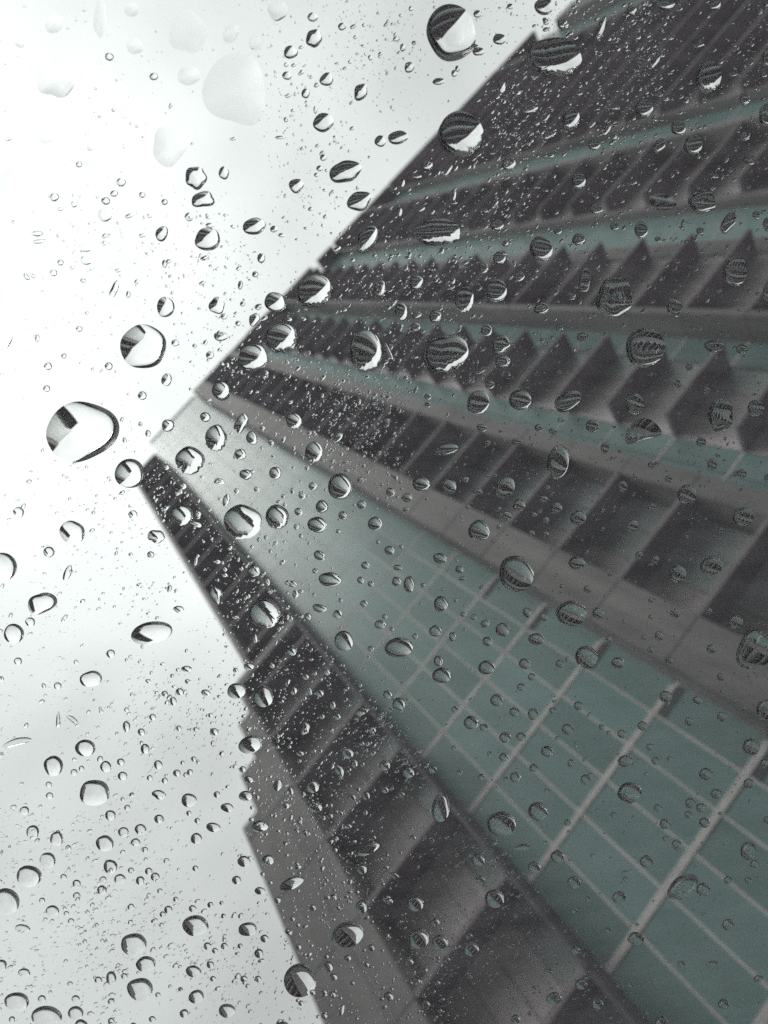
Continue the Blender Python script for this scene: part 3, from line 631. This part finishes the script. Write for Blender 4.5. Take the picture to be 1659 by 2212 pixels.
    (242,1864,14.8,15.6,0,'o'), (142,1886,7.2,6.8,0,'o'), (170,1900,9.2,8.7,0,'o'), (262,1890,11.6,11.0,0,'o'), (226,1892,8.0,7.6,0,'o'), (224,1914,10.8,10.3,0,'o'),
    (170,1926,8.4,8.0,0,'o'), (306,1894,10.0,9.5,0,'o'), (338,1886,10.0,9.5,0,'o'), (324,1874,8.4,8.0,0,'o'), (286,1872,6.8,6.5,0,'o'), (362,1852,6.8,6.5,0,'o'),
    (118,1958,14.8,11.6,10,'o'), (54,1996,16.0,9.6,-5,'o'), (96,1936,6.8,6.5,0,'o'), (148,1964,6.0,5.7,0,'o'), (158,1980,6.8,6.5,0,'o'), (286,1950,7.6,7.2,0,'o'),
    (366,1956,9.2,8.7,0,'o'), (354,1966,6.8,6.5,0,'o'), (382,1934,6.0,5.7,0,'o'), (418,1954,8.4,8.0,0,'o'), (456,1946,6.8,6.5,0,'o'), (480,1942,4.8,4.6,0,'o'),
    (348,1916,6.0,5.7,0,'o'), (424,1868,6.8,6.5,0,'o'), (292,2030,28.0,24.0,5,'o'), (318,2072,21.6,16.4,0,'o'), (306,2126,28.0,24.8,0,'o'), (244,2102,10.8,15.2,0,'i'),
    (106,2184,32.0,24.0,0,'o'), (42,2152,26.4,20.0,0,'o'), (8,2074,13.2,12.5,0,'o'), (58,2090,12.8,9.6,0,'i'), (168,2176,16.4,14.8,0,'o'), (180,2204,14.8,14.1,0,'o'),
    (244,2194,7.6,7.2,0,'o'), (168,2146,8.8,8.4,0,'o'), (424,1990,27.2,22.8,5,'o'), (420,2088,16.8,12.8,0,'o'), (426,2142,17.6,13.6,15,'i'), (400,2178,10.0,9.5,0,'o'),
    (492,2172,18.4,14.8,0,'o'), (450,2034,8.8,8.4,0,'o'), (456,2074,8.4,8.0,0,'o'), (484,1970,5.6,5.3,0,'o'), (466,2044,6.8,6.5,0,'o'), (560,2050,10.4,9.9,0,'o'),
    (528,2104,8.0,7.6,0,'o'), (558,2104,7.2,6.8,0,'o'), (462,2104,6.8,6.5,0,'o'), (572,2018,9.2,8.7,0,'o'), (536,1998,20.8,14.4,5,'o'), (244,2152,7.6,7.2,0,'o'),
    (370,2120,4.4,4.2,0,'o'), (344,2138,6.0,5.7,0,'o'), (392,2126,5.2,4.9,0,'o'), (520,2034,6.0,5.7,0,'o'), (486,2034,7.6,7.2,0,'o'), (332,2190,7.6,7.2,0,'o'),
    (292,2204,7.6,7.2,0,'o'), (200,2178,8.0,4.8,0,'i'), (96,2146,8.8,8.4,0,'o'), (32,2190,7.2,6.8,0,'o'), (216,2106,8.0,7.6,0,'o'), (156,2114,6.0,5.7,0,'o'),
    (272,2098,7.2,6.8,0,'o'),
]
GAP = -0.000015    # the flat underside sits a hair inside the sheet, so water and glass meet without air
def outline(rx, ry, ang, kind, seg, r):
    a = np.arange(seg) * 2 * math.pi / seg
    amp = {'o': 0.042, 'i': 0.09, 'r': 0.05, 'f': 0.10, 'a': 0.05}[kind]
    rad = np.ones(seg)
    for k in range(2, 6):
        rad += amp / (k - 0.6) * r.normal() * np.cos(k * a + r.uniform(0, 6.283))
    if kind == 'r':       # ragged lower edge
        low = np.clip(-np.sin(a) + 0.15, 0, 1)
        for k in range(8, 20, 2):
            rad += 0.018 * low * r.normal() * np.cos(k * a + r.uniform(0, 6.283))
    x = rx * rad * np.cos(a)
    y = ry * rad * np.sin(a)
    if kind == 'a':        # bent sliver
        y = y + 0.35 * ry * (1 - (x / rx) ** 2) * 2.0
    c, s_ = math.cos(ang), math.sin(ang)
    return x * c - y * s_, x * s_ + y * c       # y up

def cap_mesh(px, py, rx, ry, ang, kind, theta, seg, rings, r):
    """verts (n,3) about the drop's own centre on the pane, faces; local z negative = out of the pane"""
    ox, oy = outline(rx, ry, ang, kind, seg, r)
    cu, cv = to_pane(np.array([px]), np.array([py]))
    cu, cv = cu[0], cv[0]
    # summit a little off centre
    sx, sy = r.normal(0, 0.05, 2) * min(rx, ry)
    th = math.radians(theta)
    Rs, base = 1 / math.sin(th), 1 / math.tan(th)
    reff = min(min(rx, ry) * 1.25, math.sqrt(rx * ry)) * (PANE_D / F)
    ts = np.sin(np.linspace(0, 1, rings + 1) * math.pi / 2)[1:]
    vs_, vz = [], []
    U, V = to_pane(np.array([px + sx]), np.array([py - sy]))
    verts = [[U[0] - cu, V[0] - cv, -(reff * (Rs - base)) - GAP]]
    for t in ts:
        X = px + sx * (1 - t) + ox * t
        Y = py - (sy * (1 - t) + oy * t)
        U, V = to_pane(X, Y)
        h = reff * (math.sqrt(max(Rs * Rs - t * t, 0)) - base)
        h = max(h, 0)
        verts += [[u - cu, v - cv, -h - GAP] for u, v in zip(U, V)]
    nb = len(verts)
    last = 1 + (rings - 1) * seg
    verts += [verts[last + i] for i in range(seg)]       # separate rim for the flat underside
    verts.append([0, 0, -GAP])
    faces = []
    for i in range(seg):
        j = (i + 1) % seg
        faces.append((0, 1 + j, 1 + i))
        for k in range(rings - 1):
            a0, b0 = 1 + k * seg, 1 + (k + 1) * seg
            faces.append((a0 + i, a0 + j, b0 + j, b0 + i))
        faces.append((nb + seg, nb + i, nb + j))
    return np.array(verts), faces, (cu, cv)

def drop_object(d, theta, seg, rings, r):
    v, f, (cu, cv) = cap_mesh(d[0], d[1], d[2], d[3], math.radians(d[4]), d[5], theta, seg, rings, r)
    me = bpy.data.meshes.new('raindrop')
    me.from_pydata(v.tolist(), [], f)
    me.polygons.foreach_set('use_smooth', [True] * len(f))
    me.materials.append(M_WATER)
    o = link('raindrop', me)
    m = pane_mat.copy()
    m.translation = pane_mat @ Vector((cu, cv, 0))
    o.matrix_world = m
    return o

def over_sky(d):
    return 'sky' in zone(d[0], d[1])
def theta_for(d, r):
    t = {'o': 61, 'i': 59, 'r': 56, 'f': 17, 'a': 52}[d[5]]
    if over_sky(d) and d[5] != 'f':
        t = 51
    if SIZE(d) > 2000 and d[5] == 'i':
        t = 43
    if d[0] < 260 and d[1] < 880 and d[5] != 'f':      # thin drops on the dry, bright corner of the sheet
        t = 37 if d[0] > 130 else 22
    return t + r.normal(0, 4)

SIZE = lambda d: d[2] * d[3]
DROPS.sort(key=SIZE, reverse=True)
BIG, REST = DROPS[:300], DROPS[300:]
NUM = ['largest', 'second largest', 'third largest', 'fourth largest', 'fifth largest', 'sixth largest', 'seventh largest',
       'eighth largest', 'ninth largest', 'tenth largest', 'eleventh largest', 'twelfth largest']
def zone(x, y):
    # signed side of the main lines of the picture
    roof = 948 - 1.04 * (x - 330)
    left_edge = 300 + (y - 1050) * 0.56 if y < 1480 else (515 if y < 1790 else 525 + (y - 1788) * 0.40)
    lo = 964 + 1.136 * (x - 330)
    up = 874 + 0.596 * (x - 455)
    if x < 330 or y < roof or (y > 1010 and x < left_edge):
        if y < 420 and x < 560:
            return 'upper left grey sky'
        if y < roof and x >= 560 and y < 420:
            return 'sky above the roof'
        if y < 760:
            return 'white sky left of the roof'
        if y < 1250:
            return 'white sky beside the roof corner'
        if y < 1700:
            return 'white sky beside the stepped edge'
        return 'lower left grey sky'
    if y > lo:
        return 'dark bay left of green band' if y < 1600 else 'dark balconies at the bottom'
    if y > up:
        if x < 760:
            return 'upper end of green band'
        return 'gridded green panes' if y < 1650 else 'lowest green panes'
    s = (y - 634) / max(x - 45, 1)
    if s > 0.2:
        return 'balconies above the green band'
    if s > 0.02:
        return 'middle right balconies'
    if s > -0.2:
        return 'balconies between upper green strips'
    return 'dark tower top'
shape_word = {'o': 'round', 'i': 'uneven', 'r': 'ragged', 'f': 'flat spread-out', 'a': 'curved sliver of a'}
SPECIAL = {
    (180, 932): 'biggest egg-shaped raindrop on white sky, dark on its left half',
    (312, 750): 'large round raindrop on white sky left of the roof corner',
    (972, 78): 'large round raindrop at top, half dark and half white',
    (1192, 131): 'wide flat raindrop on the roof edge at top, white along its bottom',
    (992, 295): 'large ragged raindrop straddling the roof edge, striped inside',
    (510, 200): 'widest faint film of water on the grey sky at top',
    (408, 78): 'faint six-sided raindrop on grey sky left of the top centre',
    (283, 1022): 'round raindrop just off the lower tip of the roof corner',
    (1388, 752): 'large striped raindrop with dark left rim on the right balconies',
    (960, 765): 'broad flat striped raindrop over the middle balconies',
    (788, 760): 'tall striped raindrop with a white right rim over upper balconies',
    (1112, 1237): 'large dark-rimmed raindrop on the brown pier beside the green panes',
    (1230, 1322): 'dark-rimmed round raindrop on the brown pier, second below the green corner',
    (648, 2108): 'large round raindrop on the tower edge near the bottom',
    (750, 2010): 'comma-shaped raindrop on dark balconies near the bottom',
    (525, 1126): 'large raindrop with white right side between dark bay and green band',
    (572, 1321): 'pointed raindrop with white edge on the dark left bay',
    (330, 1364): 'lens-shaped raindrop on white sky left of the dark bay',
    (860, 1394): 'wide oval raindrop on the left part of the gridded green panes',
    (1322, 645): 'tall tilted striped raindrop over the upper right balconies',
}
objs = []
for k, d in enumerate(BIG):
    r = np.random.default_rng(1000 + k)
    big = SIZE(d) > 250
    o = drop_object(d, theta_for(d, r), 48 if big else 32, 14 if big else 10, r)
    o['category'] = 'raindrop'
    zn = zone(d[0], d[1])
    o['group'] = 'raindrops over ' + zn
    key = min(SPECIAL, key=lambda q: math.hypot(q[0] - d[0], q[1] - d[1])) if SPECIAL else None
    if key and math.hypot(key[0] - d[0], key[1] - d[1]) < 14:
        o['label'] = SPECIAL.pop(key)
    else:
        objs.append((o, d, zn))
def name_set(items, place):
    """items are already sorted by size"""
    if len(items) <= 8:
        for i, (o, d, zn) in enumerate(items):
            o['label'] = NUM[i] + ' raindrop over ' + place
        return
    xs, ys = [q[1][0] for q in items], [q[1][1] for q in items]
    ax = 0 if 'left part' not in place and 'right part' not in place else 1
    v = sorted(xs if ax == 0 else ys)
    m = v[len(v) // 2]
    lo = [q for q in items if q[1][ax] < m]
    hi = [q for q in items if q[1][ax] >= m]
    if not lo or not hi or 'upper half' in place or 'lower half' in place:
        for i, (o, d, zn) in enumerate(items):
            o['label'] = NUM[min(i, 11)] + ' raindrop over ' + place
        return
    w = ('left part of ', 'right part of ') if ax == 0 else ('upper half of ', 'lower half of ')
    name_set(lo, w[0] + place)
    name_set(hi, w[1] + place)
for zn in sorted(set(q[2] for q in objs)):
    name_set([q for q in objs if q[2] == zn], zn)

# the rest of the rain: small beads and mist too many to count, one mesh
def mist_density(x, y):
    zn = zone(x, y)
    if 'upper left' in zn:
        return 0.10
    if 'sky above' in zn:
        return 0.45
    if 'white sky left of the roof' in zn or 'roof corner' in zn:
        return 0.28 if x < 250 else 0.5
    if 'stepped edge' in zn:
        return 0.5 if x < 280 else 0.9
    if 'lower left' in zn:
        return 0.9
    if 'dark bay' in zn:
        return 1.25
    if 'dark balconies' in zn:
        return 1.1
    if 'upper end' in zn:
        return 0.35
    if 'gridded' in zn or 'lowest' in zn:
        return 0.22
    if 'above the green' in zn:
        return 1.2 if x < 900 else 0.4
    if 'middle right' in zn:
        return 1.0 if x < 1100 else 0.45
    if 'between upper' in zn:
        return 1.2 if x < 1300 else 0.7
    return 1.1

beads = [(d[0], d[1], d[2], d[3], d[4], d[5], 10, 3) for d in REST]
_ph = [(random.uniform(0, 6.28), random.uniform(0, 6.28), random.uniform(0.006, 0.03), random.uniform(0, 6.28)) for _ in range(9)]
def clump(x, y):
    v = sum(math.sin(f * (x * math.cos(a) + y * math.sin(a)) + p + 1.5 * math.sin(0.008 * x + q)) for p, a, f, q in _ph) / 3.0
    return min(max(0.75 + 0.55 * v, 0.12), 1.6)
def taken(x, y, rr):
    rr += 2.0
    for d in BIG[:160]:
        if abs(x - d[0]) < d[2] + d[3] and ((x - d[0]) / (d[2] + rr)) ** 2 + ((y - d[1]) / (d[3] + rr)) ** 2 < 1.0:
            return True
    return False
tries = 0
made = 0
NM = 18000
while made < NM and tries < 240000:
    tries += 1
    x, y = random.uniform(-60, W + 60), random.uniform(-60, H + 60)
    if random.random() * 2.0 > mist_density(x, y) * clump(x, y):
        continue
    rr = min(0.9 * math.exp(random.gauss(0.30, 0.6)), 5.0)
    if taken(x, y, rr):
        continue
    el = random.uniform(1.0, 1.7)
    low = y > 1500
    beads.append((x, y, rr * el, rr / el ** 0.3, random.gauss(38, 14) if low else random.gauss(40, 30), 'i', 8 if rr > 1.5 else 6, 2))
    made += 1
# larger slanted beads over the upper floors
k = 0
while k < 300:
    x, y = random.uniform(700, W), random.uniform(0, 760)
    rr = random.uniform(2.4, 5.2)
    if 'sky' in zone(x, y) or taken(x, y, rr * 1.6):
        continue
    el = random.uniform(1.15, 1.6)
    beads.append((x, y, rr * el, rr / el, random.gauss(48, 16), 'i', 12, 4))
    k += 1
# further rain on the sheet outside the frame
for _ in range(2600):
    x, y = random.uniform(-950, W + 950), random.uniform(-700, H + 700)
    if -60 < x < W + 60 and -60 < y < H + 60:
        continue
    rr = min(2.5 * math.exp(random.gauss(0.5, 0.8)), 45)
    beads.append((x, y, rr * random.uniform(0.9, 1.3), rr, random.uniform(0, 180), 'i', 14, 4))

allv, allf, allm = [], [], 0
r = np.random.default_rng(5)
for b in beads:
    v, f, (cu, cv) = cap_mesh(b[0], b[1], b[2], b[3], math.radians(b[4]), b[5], 58 + r.normal(0, 6), b[6], b[7], r)
    v = v + np.array([cu, cv, 0])
    allf += [tuple(i + allm for i in q) for q in f]
    allv.append(v)
    allm += len(v)
me = bpy.data.meshes.new('fine_raindrops')
me.from_pydata(np.concatenate(allv).tolist(), [], allf)
me.polygons.foreach_set('use_smooth', [True] * len(allf))
me.materials.append(M_WATER)
mist = link('fine_raindrops', me)
mist.matrix_world = pane_mat
mist['kind'] = 'stuff'
mist['label'] = 'fine beads and mist of rain all over the glass'
mist['category'] = 'raindrops'
